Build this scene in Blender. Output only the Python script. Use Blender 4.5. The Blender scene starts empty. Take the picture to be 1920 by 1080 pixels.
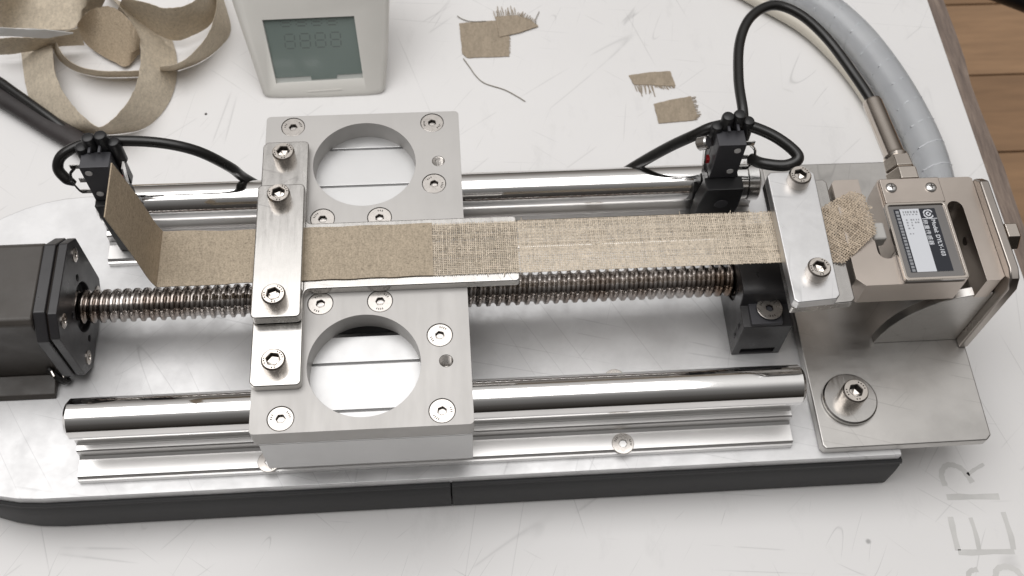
import bpy, bmesh, math, random
from mathutils import Vector, Matrix
random.seed(7)
scene = bpy.context.scene
COL = scene.collection
S = 0.001
DZ = 99.0          # the tabletop lies 99 mm below the top face of the carriage plate
def W(x, y, z): return Vector((x * S, y * S, (z + DZ) * S))

# ------------------------------------------------------------------ camera
cam = bpy.data.cameras.new('camera'); co = bpy.data.objects.new('camera', cam); COL.objects.link(co)
scene.camera = co
TILT, YAW, ROLL, CX, CY, CZ, FPX = 0.52419, -0.11656, 0.05919, 40.87, -280.54, 453.73, 2047.7
co.location = W(CX, CY, CZ)
co.rotation_euler = (Matrix.Rotation(YAW, 3, 'Z') @ Matrix.Rotation(TILT, 3, 'X') @ Matrix.Rotation(ROLL, 3, 'Z')).to_euler()
cam.sensor_width = 36.0; cam.lens = FPX / 1920 * 36.0
cam.clip_start = 0.01; cam.clip_end = 30
cam.dof.use_dof = True; cam.dof.focus_distance = 0.50; cam.dof.aperture_fstop = cam.lens / 1.9
# ------------------------------------------------------------------ room light
scene.render.resolution_x = 1024; scene.render.resolution_y = 576
scene.view_settings.view_transform = 'Standard'; scene.view_settings.look = 'None'
scene.view_settings.exposure = 0.0; scene.view_settings.gamma = 1.0
wd = bpy.data.worlds.new('World'); scene.world = wd; wd.use_nodes = True
nt = wd.node_tree; nt.nodes.clear()
tc = nt.nodes.new('ShaderNodeTexCoord'); sx = nt.nodes.new('ShaderNodeSeparateXYZ')
mr = nt.nodes.new('ShaderNodeValToRGB'); bg = nt.nodes.new('ShaderNodeBackground'); ow = nt.nodes.new('ShaderNodeOutputWorld')
nt.links.new(tc.outputs['Generated'], sx.inputs[0]); nt.links.new(sx.outputs['Z'], mr.inputs['Fac'])
mr.color_ramp.elements[0].position = 0.0; mr.color_ramp.elements[0].color = (.08, .07, .06, 1)
mr.color_ramp.elements[1].position = 0.95; mr.color_ramp.elements[1].color = (.86, .845, .83, 1)
e = mr.color_ramp.elements.new(.45); e.color = (.27, .25, .235, 1)
side = nt.nodes.new('ShaderNodeMapRange'); side.interpolation_type = 'SMOOTHSTEP'; nt.links.new(sx.outputs['Y'], side.inputs['Value'])
side.inputs['From Min'].default_value = -.62; side.inputs['From Max'].default_value = .05; side.inputs['To Min'].default_value = .27; side.inputs['To Max'].default_value = 1.0
vm = nt.nodes.new('ShaderNodeVectorMath'); vm.operation = 'SCALE'; nt.links.new(mr.outputs['Color'], vm.inputs[0]); nt.links.new(side.outputs[0], vm.inputs['Scale'])
nt.links.new(vm.outputs[0], bg.inputs['Color']); bg.inputs['Strength'].default_value = 1.0
nt.links.new(bg.outputs[0], ow.inputs[0])
def area(name, loc, tgt, sxx, syy, power, col):
    l = bpy.data.lights.new(name, 'AREA'); l.shape = 'RECTANGLE'; l.size = sxx; l.size_y = syy; l.energy = power; l.color = col
    o = bpy.data.objects.new(name, l); COL.objects.link(o); o.location = loc
    o.rotation_euler = (Vector(tgt) - Vector(loc)).to_track_quat('-Z', 'Y').to_euler(); return o
area('ceiling_light_panel', (-0.45, 0.22, 1.95), (-0.45, 0.22, 0), 2.1, 1.75, 28, (1, .985, .975))

# ------------------------------------------------------------------ materials
def new_mat(name):
    m = bpy.data.materials.new(name); m.use_nodes = True
    n = m.node_tree.nodes; return m, n, m.node_tree.links, n['Principled BSDF']
def texco(n, l, scale=(1, 1, 1), rot=(0, 0, 0), kind='POINT'):
    c = n.new('ShaderNodeTexCoord'); mp = n.new('ShaderNodeMapping'); mp.vector_type = kind; l.new(c.outputs['Object'], mp.inputs['Vector'])
    mp.inputs['Scale'].default_value = scale; mp.inputs['Rotation'].default_value = rot; return mp.outputs['Vector']
def noise(n, l, vec, scale, detail=3, rough=.5):
    t = n.new('ShaderNodeTexNoise'); t.inputs['Scale'].default_value = scale; t.inputs['Detail'].default_value = detail
    t.inputs['Roughness'].default_value = rough; l.new(vec, t.inputs['Vector']); return t.outputs['Fac']
def ramp(n, l, fac, stops):
    r = n.new('ShaderNodeValToRGB'); l.new(fac, r.inputs['Fac']); el = r.color_ramp.elements
    while len(el) < len(stops): el.new(.5)
    for e_, (p_, c_) in zip(el, stops):
        e_.position = p_; e_.color = (c_, c_, c_, 1) if not isinstance(c_, tuple) else (*c_, 1)
    return r.outputs['Color']
def bump(n, l, bsdf, h, strength, dist):
    b = n.new('ShaderNodeBump'); b.inputs['Strength'].default_value = strength; b.inputs['Distance'].default_value = dist
    l.new(h, b.inputs['Height']); l.new(b.outputs[0], bsdf.inputs['Normal'])
def mixc(n, l, f, a, b, mode='MIX'):
    m = n.new('ShaderNodeMix'); m.data_type = 'RGBA'; m.blend_type = mode
    if isinstance(f, float): m.inputs[0].default_value = f
    else: l.new(f, m.inputs[0])
    for s_, v in ((6, a), (7, b)):
        if isinstance(v, tuple): m.inputs[s_].default_value = (*v, 1)
        else: l.new(v, m.inputs[s_])
    return m.outputs[2]
def scratches(n, l, sets, width=.008, depth=.0):
    """long hairlines: level lines of strongly stretched noise, kept only in patches. Returns 1 on clean ground, lower on a line"""
    out = None
    for i, (sc, st, rot, dk, lo) in enumerate(sets):
        v = texco(n, l, (1, 1/st, 1), (0, 0, rot), 'TEXTURE'); f = noise(n, l, v, sc, 0)
        ln = ramp(n, l, f, [(.5-width, 1.0), (.5, dk), (.5+width, 1.0)])
        v2 = texco(n, l, (1.3, 1, 1), (0, 0, rot+1)); k = ramp(n, l, noise(n, l, v2, 8+i*3, 2), [(lo, 0.0), (lo+.07, 1.0)])
        ln = mixc(n, l, k, (1.0, 1.0, 1.0), ln)
        out = ln if out is None else mixc(n, l, 1.0, out, ln, 'MULTIPLY')
    return out
def metal(name, c, r0, r1, vary=.06, brush=None, bscale=60, grain=0.0, metallic=1.0, scr=None):
    """metal whose colour and roughness vary in soft patches; brush = anisotropic streak scale"""
    m, n, l, b = new_mat(name)
    v = texco(n, l, (1, 1, 1)); f = noise(n, l, v, 22, 4, .6)
    dark = tuple(x * (1 - vary * 2) for x in c); lite = tuple(min(1, x * (1 + vary)) for x in c)
    col = ramp(n, l, f, [(.3, dark), (.7, lite)])
    if scr:
        sm = scratches(n, l, scr); col = mixc(n, l, .5, col, sm, 'MULTIPLY')
        smudge = ramp(n, l, noise(n, l, v, 38, 5, .7), [(.42, 1.0), (.62, .86)]); col = mixc(n, l, .6, col, smudge, 'MULTIPLY')
    l.new(col, b.inputs['Base Color']); b.inputs['Metallic'].default_value = metallic
    if brush:
        v2 = texco(n, l, brush); f2 = noise(n, l, v2, bscale, 4, .7)
    else:
        f2 = noise(n, l, v, bscale, 4, .7)
    l.new(ramp(n, l, f2, [(.3, r0), (.72, r1)]), b.inputs['Roughness'])
    if grain > 0:
        f3 = noise(n, l, v, 2600, 2, .6) if not brush else f2
        bump(n, l, b, f3, grain, .00006)
    return m
def plain(name, c, r, spec=.5, grain=0.0, vary=.0, metallic=0.0):
    m, n, l, b = new_mat(name)
    b.inputs['Base Color'].default_value = (*c, 1); b.inputs['Roughness'].default_value = r
    b.inputs['Specular IOR Level'].default_value = spec; b.inputs['Metallic'].default_value = metallic
    v = texco(n, l)
    if vary:
        f = noise(n, l, v, 40, 4, .6)
        l.new(ramp(n, l, f, [(.3, tuple(x * (1 - vary) for x in c)), (.7, tuple(x * (1 + vary) for x in c))]), b.inputs['Base Color'])
        l.new(ramp(n, l, noise(n, l, v, 90, 3), [(.3, r * .8), (.7, min(1, r * 1.25))]), b.inputs['Roughness'])
    if grain: bump(n, l, b, noise(n, l, v, 1500, 2), grain, .00008)
    return m
M = {}
M['plate'] = metal('bead_blasted_aluminium', (.50, .487, .472), .44, .56, .03, brush=(1, .12, 1), bscale=160, grain=.12, metallic=.5)
M['housing'] = metal('machined_block_aluminium', (.60, .60, .60), .38, .48, .02, grain=.2, metallic=.85)
M['base'] = metal('brushed_base_aluminium', (.76, .76, .765), .36, .58, .05, brush=(1, 1, 1), bscale=45, metallic=.52, scr=[(55, .06, .5, .62, .50), (70, .05, -.3, .66, .52), (48, .05, 1.3, .66, .50), (90, .09, 2.3, .7, .53)])
M['rail'] = metal('extruded_rail_aluminium', (.82, .81, .80), .27, .34, .03, brush=(.2, 4, 4), bscale=20)
M['chrome'] = metal('polished_rod_steel', (.86, .85, .84), .045, .09, .03, brush=(.3, 6, 6), bscale=50)
M['steel'] = metal('polished_clamp_steel', (.56, .545, .525), .16, .30, .03, brush=(8, .8, 8), bscale=45, grain=.12, scr=[(55, .06, .5, .62, .50), (70, .05, -.3, .66, .52), (48, .05, 1.3, .66, .50), (90, .09, 2.3, .7, .53)])
M['alu_clamp'] = metal('sanded_clamp_aluminium', (.74, .74, .745), .26, .42, .04, bscale=60, grain=.15, scr=[(55, .06, .5, .62, .50), (70, .05, -.3, .66, .52), (48, .05, 1.3, .66, .50), (90, .09, 2.3, .7, .53)])
M['bracket'] = metal('scratched_bracket_steel', (.56, .545, .525), .30, .44, .04, brush=(1, 2.2, 1), bscale=40, scr=[(55, .06, .5, .62, .50), (70, .05, -.3, .66, .52), (48, .05, 1.3, .66, .50), (90, .09, 2.3, .7, .53)])
M['upright'] = metal('brown_nickel_upright', (.42, .385, .355), .26, .38, .05, bscale=20)
M['nickel'] = metal('nickel_plated_load_cell', (.56, .50, .45), .28, .40, .05, bscale=30, grain=.1)
M['nickel_lite'] = metal('bright_nickel', (.64, .585, .53), .12, .25, .05)
M['cover'] = metal('glossy_cover_steel', (.30, .29, .285), .06, .14, .04)
M['screw'] = metal('screw_steel', (.62, .575, .53), .16, .3, .10, bscale=400)
M['screw_cs'] = metal('countersunk_screw_steel', (.56, .53, .50), .24, .36, .08, bscale=400)
M['zinc'] = metal('zinc_plate', (.75, .74, .73), .1, .25, .05)
M['pins'] = metal('tinned_terminal', (.8, .79, .77), .1, .2, .03)
M['motor'] = plain('dark_painted_motor', (.060, .053, .047), .42, .5, .2, .12)
M['flange'] = plain('black_anodised_flange', (.030, .029, .031), .33, .55, .1, .15)
M['black'] = plain('black_oxide', (.012, .012, .013), .38, .5, .1, .2)
M['switch'] = plain('grey_black_switch_plastic', (.055, .055, .062), .45, .5, .1, .1)
M['rubber'] = plain('black_rubber_trim', (.016, .016, .017), .52, .35)
M['cable'] = plain('black_cable_jacket', (.012, .0115, .011), .30, .55, .08, .1)
M['strap'] = plain('worn_black_sleeve', (.035, .03, .03), .5, .45, .3, .3)
M['dark'] = plain('dark_recess', (.02, .014, .010), .5, .3)
M['rivet'] = plain('bright_switch_rivet', (.78, .77, .76), .3, .5)
M['red'] = plain('red_plunger', (.45, .01, .015), .4)
M['device'] = plain('light_grey_device_plastic', (.70, .685, .645), .42, .4, .15, .02)
M['device_in'] = plain('lcd_white_holder', (.50, .52, .50), .4)
M['label_w'] = plain('label_white', (.66, .68, .72), .25, .4)
M['label_k'] = plain('label_black', (.015, .018, .026), .2, .5)
M['label_g'] = plain('label_grey_print', (.28, .29, .31), .3, .4)
M['peg'] = plain('grey_rubber_pad', (.46, .45, .43), .4)
M['paper'] = plain('white_paper', (.72, .72, .71), .6, .3, .1, .03)
# LCD glass
m, n, l, b = new_mat('lcd_glass')
v = texco(n, l); l.new(ramp(n, l, noise(n, l, v, 14, 2), [(.3, (.175, .215, .20)), (.7, (.205, .25, .232))]), b.inputs['Base Color'])
b.inputs['Roughness'].default_value = .12; M['lcd'] = m
M['seg'] = plain('lcd_segment_faint', (.145, .165, .155), .14)
# oily ball screw
m, n, l, b = new_mat('oily_ball_screw_steel')
v = texco(n, l); f = noise(n, l, v, 35, 4, .6)
l.new(ramp(n, l, f, [(.34, (.21, .155, .12)), (.66, (.52, .49, .47))]), b.inputs['Base Color'])
b.inputs['Metallic'].default_value = 1.0; l.new(ramp(n, l, noise(n, l, v, 160, 3), [(.3, .10), (.7, .24)]), b.inputs['Roughness'])
M['ballscrew'] = m
# linen
def linen(name, c, fs=900, contrast=.16, bs=.6):
    m, n, l, b = new_mat(name)
    v = texco(n, l); f = noise(n, l, v, fs, 3, .75); g = noise(n, l, v, 60, 4, .6)
    vw = texco(n, l, (1, .35, 1)); f2 = noise(n, l, vw, fs * .8, 2, .6)
    c0 = tuple(x * (1 - contrast * 1.6) for x in c); c1 = tuple(x * (1 + contrast) for x in c)
    a = ramp(n, l, f, [(.30, c0), (.5, c), (.72, c1)])
    a2 = mixc(n, l, .5, a, ramp(n, l, f2, [(.3, .72), (.7, 1.18)]), 'MULTIPLY')
    a3 = mixc(n, l, .6, a2, ramp(n, l, g, [(.3, .93), (.7, 1.03)]), 'MULTIPLY')
    vo = n.new('ShaderNodeTexVoronoi'); vo.inputs['Scale'].default_value = 420; vo.inputs['Randomness'].default_value = 1; l.new(texco(n, l, (1, 1.6, 1)), vo.inputs['Vector'])
    rare = ramp(n, l, noise(n, l, v, 170, 3, .7), [(.50, 0.0), (.60, 1.0)])
    spk = mixc(n, l, rare, (1.0, 1.0, 1.0), ramp(n, l, vo.outputs['Distance'], [(.12, .62), (.32, 1.0)]))
    a3 = mixc(n, l, .85, a3, spk, 'MULTIPLY')
    l.new(a3, b.inputs['Base Color']); b.inputs['Roughness'].default_value = .75; b.inputs['Specular IOR Level'].default_value = .25
    bump(n, l, b, f, bs, .0003); return m
M['linen'] = linen('coated_linen', (.465, .39, .295), 1300, .21, .7)
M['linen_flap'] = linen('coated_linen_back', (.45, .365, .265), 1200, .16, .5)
M['scrap'] = linen('cut_linen_offcut', (.46, .385, .295), 700, .10, .35)
M['ribbon'] = linen('cut_linen_ribbon', (.68, .60, .48), 650, .12, .35)
for k_ in ('ribbon', 'scrap'):
    t_ = M[k_].node_tree; pb_ = t_.nodes['Principled BSDF']; tr = t_.nodes.new('ShaderNodeBsdfTranslucent'); ms = t_.nodes.new('ShaderNodeMixShader'); ms.inputs[0].default_value = .2
    tr.inputs['Color'].default_value = (.62, .52, .39, 1); om = t_.nodes['Material Output']
    t_.links.new(pb_.outputs[0], ms.inputs[1]); t_.links.new(tr.outputs[0], ms.inputs[2]); t_.links.new(ms.outputs[0], om.inputs['Surface'])
M['yarn'] = linen('linen_yarn', (.67, .585, .475), 1100, .20, .2)
M['yarn_tail'] = linen('linen_yarn_loose', (.55, .455, .35), 900, .25, .2)
M['thread'] = plain('grey_linen_thread', (.26, .235, .20), .8)
# tabletop laminate
m, n, l, b = new_mat('white_laminate')
v = texco(n, l)
base = ramp(n, l, noise(n, l, v, 6, 4, .6), [(.3, (.785, .776, .77)), (.7, (.818, .81, .805))])
sc = scratches(n, l, [(26, .05, .25, .70, .56), (30, .04, -.18, .76, .55), (30, .05, 1.45, .76, .54), (44, .08, .9, .72, .57), (50, .10, 2.6, .72, .56), (22, .04, -.9, .80, .52), (60, .12, -.45, .70, .57)], .0045)
c2 = mixc(n, l, .75, base, sc, 'MULTIPLY')
scuff = ramp(n, l, noise(n, l, texco(n, l, (1, .4, 1), (0, 0, .7)), 30, 6, .75), [(.56, 1.0), (.74, .90)])
c2 = mixc(n, l, .9, c2, scuff, 'MULTIPLY')
sp = n.new('ShaderNodeTexVoronoi'); sp.inputs['Scale'].default_value = 17; l.new(v, sp.inputs['Vector'])
c3 = mixc(n, l, .8, c2, ramp(n, l, sp.outputs['Distance'], [(.012, .42), (.030, 1.0)]), 'MULTIPLY')
l.new(c3, b.inputs['Base Color']); b.inputs['Roughness'].default_value = .38; b.inputs['Specular IOR Level'].default_value = .35
M['table'] = m
M['groove'] = plain('grey_engraved_groove', (.635, .63, .615), .5, .3, 0, .10)  # flat grey for the engraved strokes, tone varied slightly
m, n, l, b = new_mat('worn_board_edge')
v = texco(n, l, (8, 1, 1)); l.new(ramp(n, l, noise(n, l, v, 28, 5, .7), [(.3, (.13, .10, .085)), (.55, (.22, .17, .14)), (.75, (.34, .27, .22))]), b.inputs['Base Color'])
b.inputs['Roughness'].default_value = .7; bump(n, l, b, noise(n, l, v, 60, 4), .6, .001); M['edge'] = m
def wood(name, c):
    m, n, l, b = new_mat(name); v = texco(n, l, (.6, 5, 1))
    l.new(ramp(n, l, noise(n, l, v, 9, 5, .65), [(.25, tuple(x * .72 for x in c)), (.75, tuple(x * 1.15 for x in c))]), b.inputs['Base Color'])
    b.inputs['Roughness'].default_value = .4; return m
WOODS = [wood('oak_floor_a', (.41, .245, .13)), wood('oak_floor_b', (.46, .28, .155)), wood('oak_floor_c', (.38, .225, .12))]
# spiral hose plastic
m, n, l, b = new_mat('translucent_hose_plastic')
v = texco(n, l); l.new(ramp(n, l, noise(n, l, v, 25, 3), [(.3, (.56, .58, .61)), (.7, (.70, .72, .74))]), b.inputs['Base Color'])
b.inputs['Roughness'].default_value = .28; b.inputs['Transmission Weight'].default_value = .45; b.inputs['Specular IOR Level'].default_value = .6
M['hose'] = m
M['hose_rib'] = plain('hose_coil_edge', (.62, .64, .67), .3)
M['hose_seam'] = plain('yellowed_tube', (.62, .58, .50), .4)

# ------------------------------------------------------------------ mesh helpers (coordinates in mm, z from the carriage plate's top)
ORG = {}
def thing(name, label, cat, loc, group=None, kind=None):
    o = bpy.data.objects.new(name, None); COL.objects.link(o); o.location = W(*loc); o.empty_display_size = .01
    o['label'] = label; o['category'] = cat
    if group: o['group'] = group
    ORG[o.name] = Vector(loc); return o
def obj(name, bm, mat, parent=None, label=None, bevel=0, seg=2, smooth=True, angle=35, kind=None, org=None, cat=None, group=None):
    if org is None:
        org = ORG[parent.name] if parent is not None else Vector((0, 0, -99))
    org = Vector(org)
    bmesh.ops.recalc_face_normals(bm, faces=bm.faces[:])
    me = bpy.data.meshes.new(name)
    for v_ in bm.verts: v_.co = (v_.co - org) * S
    bm.to_mesh(me); bm.free()
    for mm in (mat if isinstance(mat, (list, tuple)) else [mat]): me.materials.append(mm)
    if smooth:
        for p_ in me.polygons: p_.use_smooth = True
        me.set_sharp_from_angle(angle=math.radians(angle))
    o = bpy.data.objects.new(name, me); COL.objects.link(o)
    if parent is not None: o.parent = parent; 
    else: o.location = W(*org)
    ORG[o.name] = org
    if bevel:
        md = o.modifiers.new('bevel', 'BEVEL'); md.width = bevel * S; md.segments = seg; md.limit_method = 'ANGLE'; md.angle_limit = math.radians(40); md.harden_normals = smooth
    if label: o['label'] = label
    if cat: o['category'] = cat
    if group: o['group'] = group
    if kind: o['kind'] = kind
    return o
def B(): return bmesh.new()
def box(bm, x0, x1, y0, y1, z0, z1, mi=0):
    vs = [bm.verts.new(c) for c in ((x0,y0,z0),(x1,y0,z0),(x1,y1,z0),(x0,y1,z0),(x0,y0,z1),(x1,y0,z1),(x1,y1,z1),(x0,y1,z1))]
    for q in ((0,3,2,1),(4,5,6,7),(0,1,5,4),(1,2,6,5),(2,3,7,6),(3,0,4,7)):
        bm.faces.new([vs[i] for i in q]).material_index = mi
    return bm
def prism(bm, poly, axis, a0, a1, mi=0):
    """poly of 2-D points extruded along axis 'x' (y,z), 'y' (x,z) or 'z' (x,y)"""
    f = {'x': lambda p, a: (a, p[0], p[1]), 'y': lambda p, a: (p[0], a, p[1]), 'z': lambda p, a: (p[0], p[1], a)}[axis]
    A = [bm.verts.new(f(p, a0)) for p in poly]; Bv = [bm.verts.new(f(p, a1)) for p in poly]
    bm.faces.new(A[::-1]).material_index = mi; bm.faces.new(Bv).material_index = mi
    k = len(poly)
    for i in range(k): bm.faces.new([A[i], A[(i+1) % k], Bv[(i+1) % k], Bv[i]]).material_index = mi
    return bm
def rings(bm, rs, mi=0, cap0=True, cap1=True):
    R_ = [[bm.verts.new(c) for c in r] for r in rs]; k = len(R_[0])
    for a, b_ in zip(R_, R_[1:]):
        for i in range(k): bm.faces.new([a[i], a[(i+1) % k], b_[(i+1) % k], b_[i]]).material_index = mi
    if cap0: bm.faces.new(R_[0][::-1]).material_index = mi
    if cap1: bm.faces.new(R_[-1]).material_index = mi
    return bm
def frame(d):
    d = Vector(d).normalized(); a = Vector((0, 0, 1)) if abs(d.z) < .9 else Vector((1, 0, 0))
    u = d.cross(a).normalized(); return u, d.cross(u).normalized(), d
def lathe(bm, p, d, prof, seg=32, mi=0, cap0=True, cap1=True):
    """prof = [(distance along d, radius)]"""
    u, v_, d = frame(d); p = Vector(p); rs = []
    for h, r in prof:
        rs.append([p + d * h + (u * math.cos(2*math.pi*i/seg) + v_ * math.sin(2*math.pi*i/seg)) * r for i in range(seg)])
    return rings(bm, rs, mi, cap0, cap1)
def cyl(bm, p0, p1, r, seg=32, mi=0, ch=0):
    L = (Vector(p1) - Vector(p0)).length
    prof = [(0, r), (L, r)] if not ch else [(0, r-ch), (ch, r), (L-ch, r), (L, r-ch)]
    return lathe(bm, p0, Vector(p1) - Vector(p0), prof, seg, mi)
def cr(pts, k):
    """Catmull-Rom through the points"""
    P_ = [Vector(p) for p in pts]; P_ = [P_[0]*2 - P_[1]] + P_ + [P_[-1]*2 - P_[-2]]; out = []
    for i in range(1, len(P_) - 2):
        for j in range(k):
            t = j / k; a, b_, c_, d_ = P_[i-1], P_[i], P_[i+1], P_[i+2]
            out.append(.5 * ((2*b_) + (c_-a)*t + (2*a-5*b_+4*c_-d_)*t*t + (3*b_-a-3*c_+d_)*t**3))
    out.append(P_[-2]); return out
def tube(bm, pts, r, k=8, seg=14, mi=0, flat=None, rf=None):
    P_ = cr(pts, k); u = None; rs = []
    for i, p in enumerate(P_):
        d = (P_[min(i+1, len(P_)-1)] - P_[max(i-1, 0)]).normalized()
        if u is None: u = frame(d)[0]
        if flat: u = d.cross(Vector((0, 0, 1))).normalized()
        u = (u - d * u.dot(d)).normalized(); v_ = d.cross(u)
        rr = rf(i / (len(P_)-1)) if rf else r
        rs.append([p + u * math.cos(2*math.pi*j/seg) * rr + v_ * math.sin(2*math.pi*j/seg) * (flat or rr) for j in range(seg)])
    return rings(bm, rs, mi)
def hexpt(a, r):
    a = a % (math.pi/3); return r * math.cos(math.pi/6) / math.cos(a - math.pi/6)
def cap_screw(x, y, z, r, h, hx, parent, name='cap_screw', rot=.3, mat=None):
    """socket head screw standing on z: knurled wall, chamfered rim, hexagon socket"""
    bm = B(); k = 48; rs = []
    kn = lambda i, rr: rr - (.14 if i % 2 else 0)
    A = [2*math.pi*i/k for i in range(k)]
    def ring(z_, f): return [(x + f(i, a) * math.cos(a+rot), y + f(i, a) * math.sin(a+rot), z_) for i, a in enumerate(A)]
    rs.append(ring(z, lambda i, a: kn(i, r))); rs.append(ring(z+h-.9, lambda i, a: kn(i, r)))
    rs.append(ring(z+h-.75, lambda i, a: r-.1)); rs.append(ring(z+h, lambda i, a: r-.75))
    rs.append(ring(z+h, lambda i, a: hexpt(a, hx)+.35)); rs.append(ring(z+h-.3, lambda i, a: hexpt(a, hx)))
    rs.append(ring(z+h-h*.55, lambda i, a: hexpt(a, hx*.98)))
    R_ = [[bm.verts.new(c) for c in q] for q in rs]
    for qi, (a, b_) in enumerate(zip(R_, R_[1:])):
        for i in range(k): bm.faces.new([a[i], a[(i+1) % k], b_[(i+1) % k], b_[i]]).material_index = 1 if qi == 5 else 0
    c_ = bm.verts.new((x, y, z+h-h*.55-.9))
    for i in range(k): bm.faces.new([R_[-1][i], R_[-1][(i+1) % k], c_]).material_index = 0
    # stamped marks round the rim
    for a in ([.2, .5, .8, 1.1, 3.0, 3.3, 3.6, 4.6, 4.9] if r > 4 else []):
        rm = (r-.75+hx)/2+.15; q = []
        for da, dr in ((-.07, -.35), (.07, -.35), (.07, .35), (-.07, .35)):
            q.append(bm.verts.new((x+(rm+dr)*math.cos(a+da), y+(rm+dr)*math.sin(a+da), z+h+.02)))
        bm.faces.new(q).material_index = 1
    return obj(name, bm, [mat or M['screw'], M['dark']], parent, angle=30)
def flat_screw(x, y, z, r, hx, parent, rot=.2, name='countersunk_screw'):
    """countersunk head lying level with z, with hexagon socket and faint stamped marks"""
    bm = B(); k = 36; A = [2*math.pi*i/k for i in range(k)]
    def ring(z_, f): return [(x + f(a) * math.cos(a+rot), y + f(a) * math.sin(a+rot), z_) for a in A]
    rs = [ring(z-2.6, lambda a: r*.5), ring(z-.5, lambda a: r), ring(z-.12, lambda a: r), ring(z, lambda a: r-.2), ring(z, lambda a: hexpt(a, hx)+.3), ring(z-.35, lambda a: hexpt(a, hx)), ring(z-2.0, lambda a: hexpt(a, hx*.97))]
    R_ = [[bm.verts.new(c) for c in q] for q in rs]
    for qi, (a, b_) in enumerate(zip(R_, R_[1:])):
        for i in range(k): bm.faces.new([a[i], a[(i+1) % k], b_[(i+1) % k], b_[i]]).material_index = 1 if qi >= 5 else 0
    c_ = bm.verts.new((x, y, z-2.3))
    for i in range(k): bm.faces.new([R_[-1][i], R_[-1][(i+1) % k], c_]).material_index = 0
    for a in (.1, .32, .54, .76, 2.6, 2.85, 3.1):
        a += rot*4; rm = r*.72; q = []
        for da, dr in ((-.05, -.5), (.05, -.5), (.05, .5), (-.05, .5)):
            q.append(bm.verts.new((x+(rm+dr)*math.cos(a+da), y+(rm+dr)*math.sin(a+da), z+.02)))
        bm.faces.new(q).material_index = 1
    return obj(name, bm, [M['screw_cs'], M['dark']], parent, angle=30)
def cut(o, bm_cut):
    """boolean difference applied to a mesh object; cutter in mm"""
    me = bpy.data.meshes.new('cutter'); org = ORG[o.name]
    bmesh.ops.recalc_face_normals(bm_cut, faces=bm_cut.faces[:])
    for v_ in bm_cut.verts: v_.co = (v_.co - org) * S
    bm_cut.to_mesh(me); bm_cut.free()
    c_ = bpy.data.objects.new('cutter', me); COL.objects.link(c_); c_.location = o.location
    if o.parent: c_.parent = o.parent
    o.data.update(); o.update_tag()
    md = o.modifiers.new('cut', 'BOOLEAN'); md.object = c_; md.solver = 'EXACT'; md.operation = 'DIFFERENCE'
    bpy.context.view_layer.update()
    dg = bpy.context.evaluated_depsgraph_get(); new = bpy.data.meshes.new_from_object(o.evaluated_get(dg))
    o.modifiers.remove(md); o.data = new
    bpy.data.objects.remove(c_); bpy.data.meshes.remove(me)
    for p_ in new.polygons: p_.use_smooth = True
    new.set_sharp_from_angle(angle=math.radians(35))
def bevel(o, w, seg=2, ang=40):
    md = o.modifiers.new('bevel', 'BEVEL'); md.width = w*S; md.segments = seg; md.limit_method = 'ANGLE'; md.angle_limit = math.radians(ang); md.harden_normals = True
def rrect(x0, x1, y0, y1, r, k=5, corners=(1,1,1,1)):
    out = []
    for (cx, cy, a0), on in zip(((x1-r, y1-r, 0), (x0+r, y1-r, 90), (x0+r, y0+r, 180), (x1-r, y0+r, 270)), corners):
        if on:
            for i in range(k+1):
                a = math.radians(a0 + 90*i/k); out.append((cx + r*math.cos(a), cy + r*math.sin(a)))
        else:
            out.append({0:(x1,y1), 90:(x0,y1), 180:(x0,y0), 270:(x1,y0)}[a0])
    return out

# ================================================================== THE SETTING
tb = B(); box(tb, -700, 384, -450, 900, -103, -99)
table = obj('tabletop', tb, M['table'], kind='structure', org=(0, 0, -99), bevel=.4)
eb = B(); n_ = 60; ys = [-450 + 1350*i/n_ for i in range(n_+1)]
top = [eb.verts.new((384, y, -100.5)) for y in ys]; top2 = [eb.verts.new((396 + random.uniform(-1.2, 1.6), y, -100.8 + random.uniform(-.6, .3))) for y in ys]; bot = [eb.verts.new((397 + random.uniform(-.8, 1.5), y, -125)) for y in ys]
for i in range(n_):
    eb.faces.new([top[i], top2[i], top2[i+1], top[i+1]]); eb.faces.new([top2[i], bot[i], bot[i+1], top2[i+1]])
obj('board_edge', eb, M['edge'], table)
# worn engraved letters in the laminate
def stroke(bm, pts, w, z=-98.95):
    P_ = [Vector((p[0], p[1], 0)) for p in pts]; L_, R_ = [], []
    for i, p in enumerate(P_):
        d = (P_[min(i+1, len(P_)-1)] - P_[max(i-1, 0)]).normalized(); nn = Vector((-d.y, d.x, 0)) * (w*.64 * (1 + .15*math.sin(i*2.1)))
        L_.append(bm.verts.new((p.x+nn.x, p.y+nn.y, z))); R_.append(bm.verts.new((p.x-nn.x, p.y-nn.y, z)))
    for i in range(len(P_)-1): bm.faces.new([L_[i], R_[i], R_[i+1], L_[i+1]])
def smooth2(pts, k=5): return [(v_.x, v_.y) for v_ in cr([(p[0], p[1], 0) for p in pts], k)]
bm = B(); stroke(bm, smooth2([(302, -96.5), (301.7, -90), (305, -85.5), (309, -85), (314, -88), (317.3, -95.5)]), 2.3); stroke(bm, smooth2([(316, -91), (320, -88.5), (326.5, -85.5)], 4), 1.5)
obj('engraved_letter', bm, M['groove'], table)
bm = B(); stroke(bm, [(301.2, -102.8), (308, -102.9), (314, -103.3), (322, -103.6), (329.6, -104)], 2.5)
obj('engraved_letter', bm, M['groove'], table)
bm = B(); stroke(bm, [(300.2, -113.5), (300, -118), (299.6, -124), (299.5, -131.5)], 2.4); stroke(bm, [(299.3, -132.4), (306, -133), (318, -133.2), (329, -133.8)], 2.3)
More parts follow.
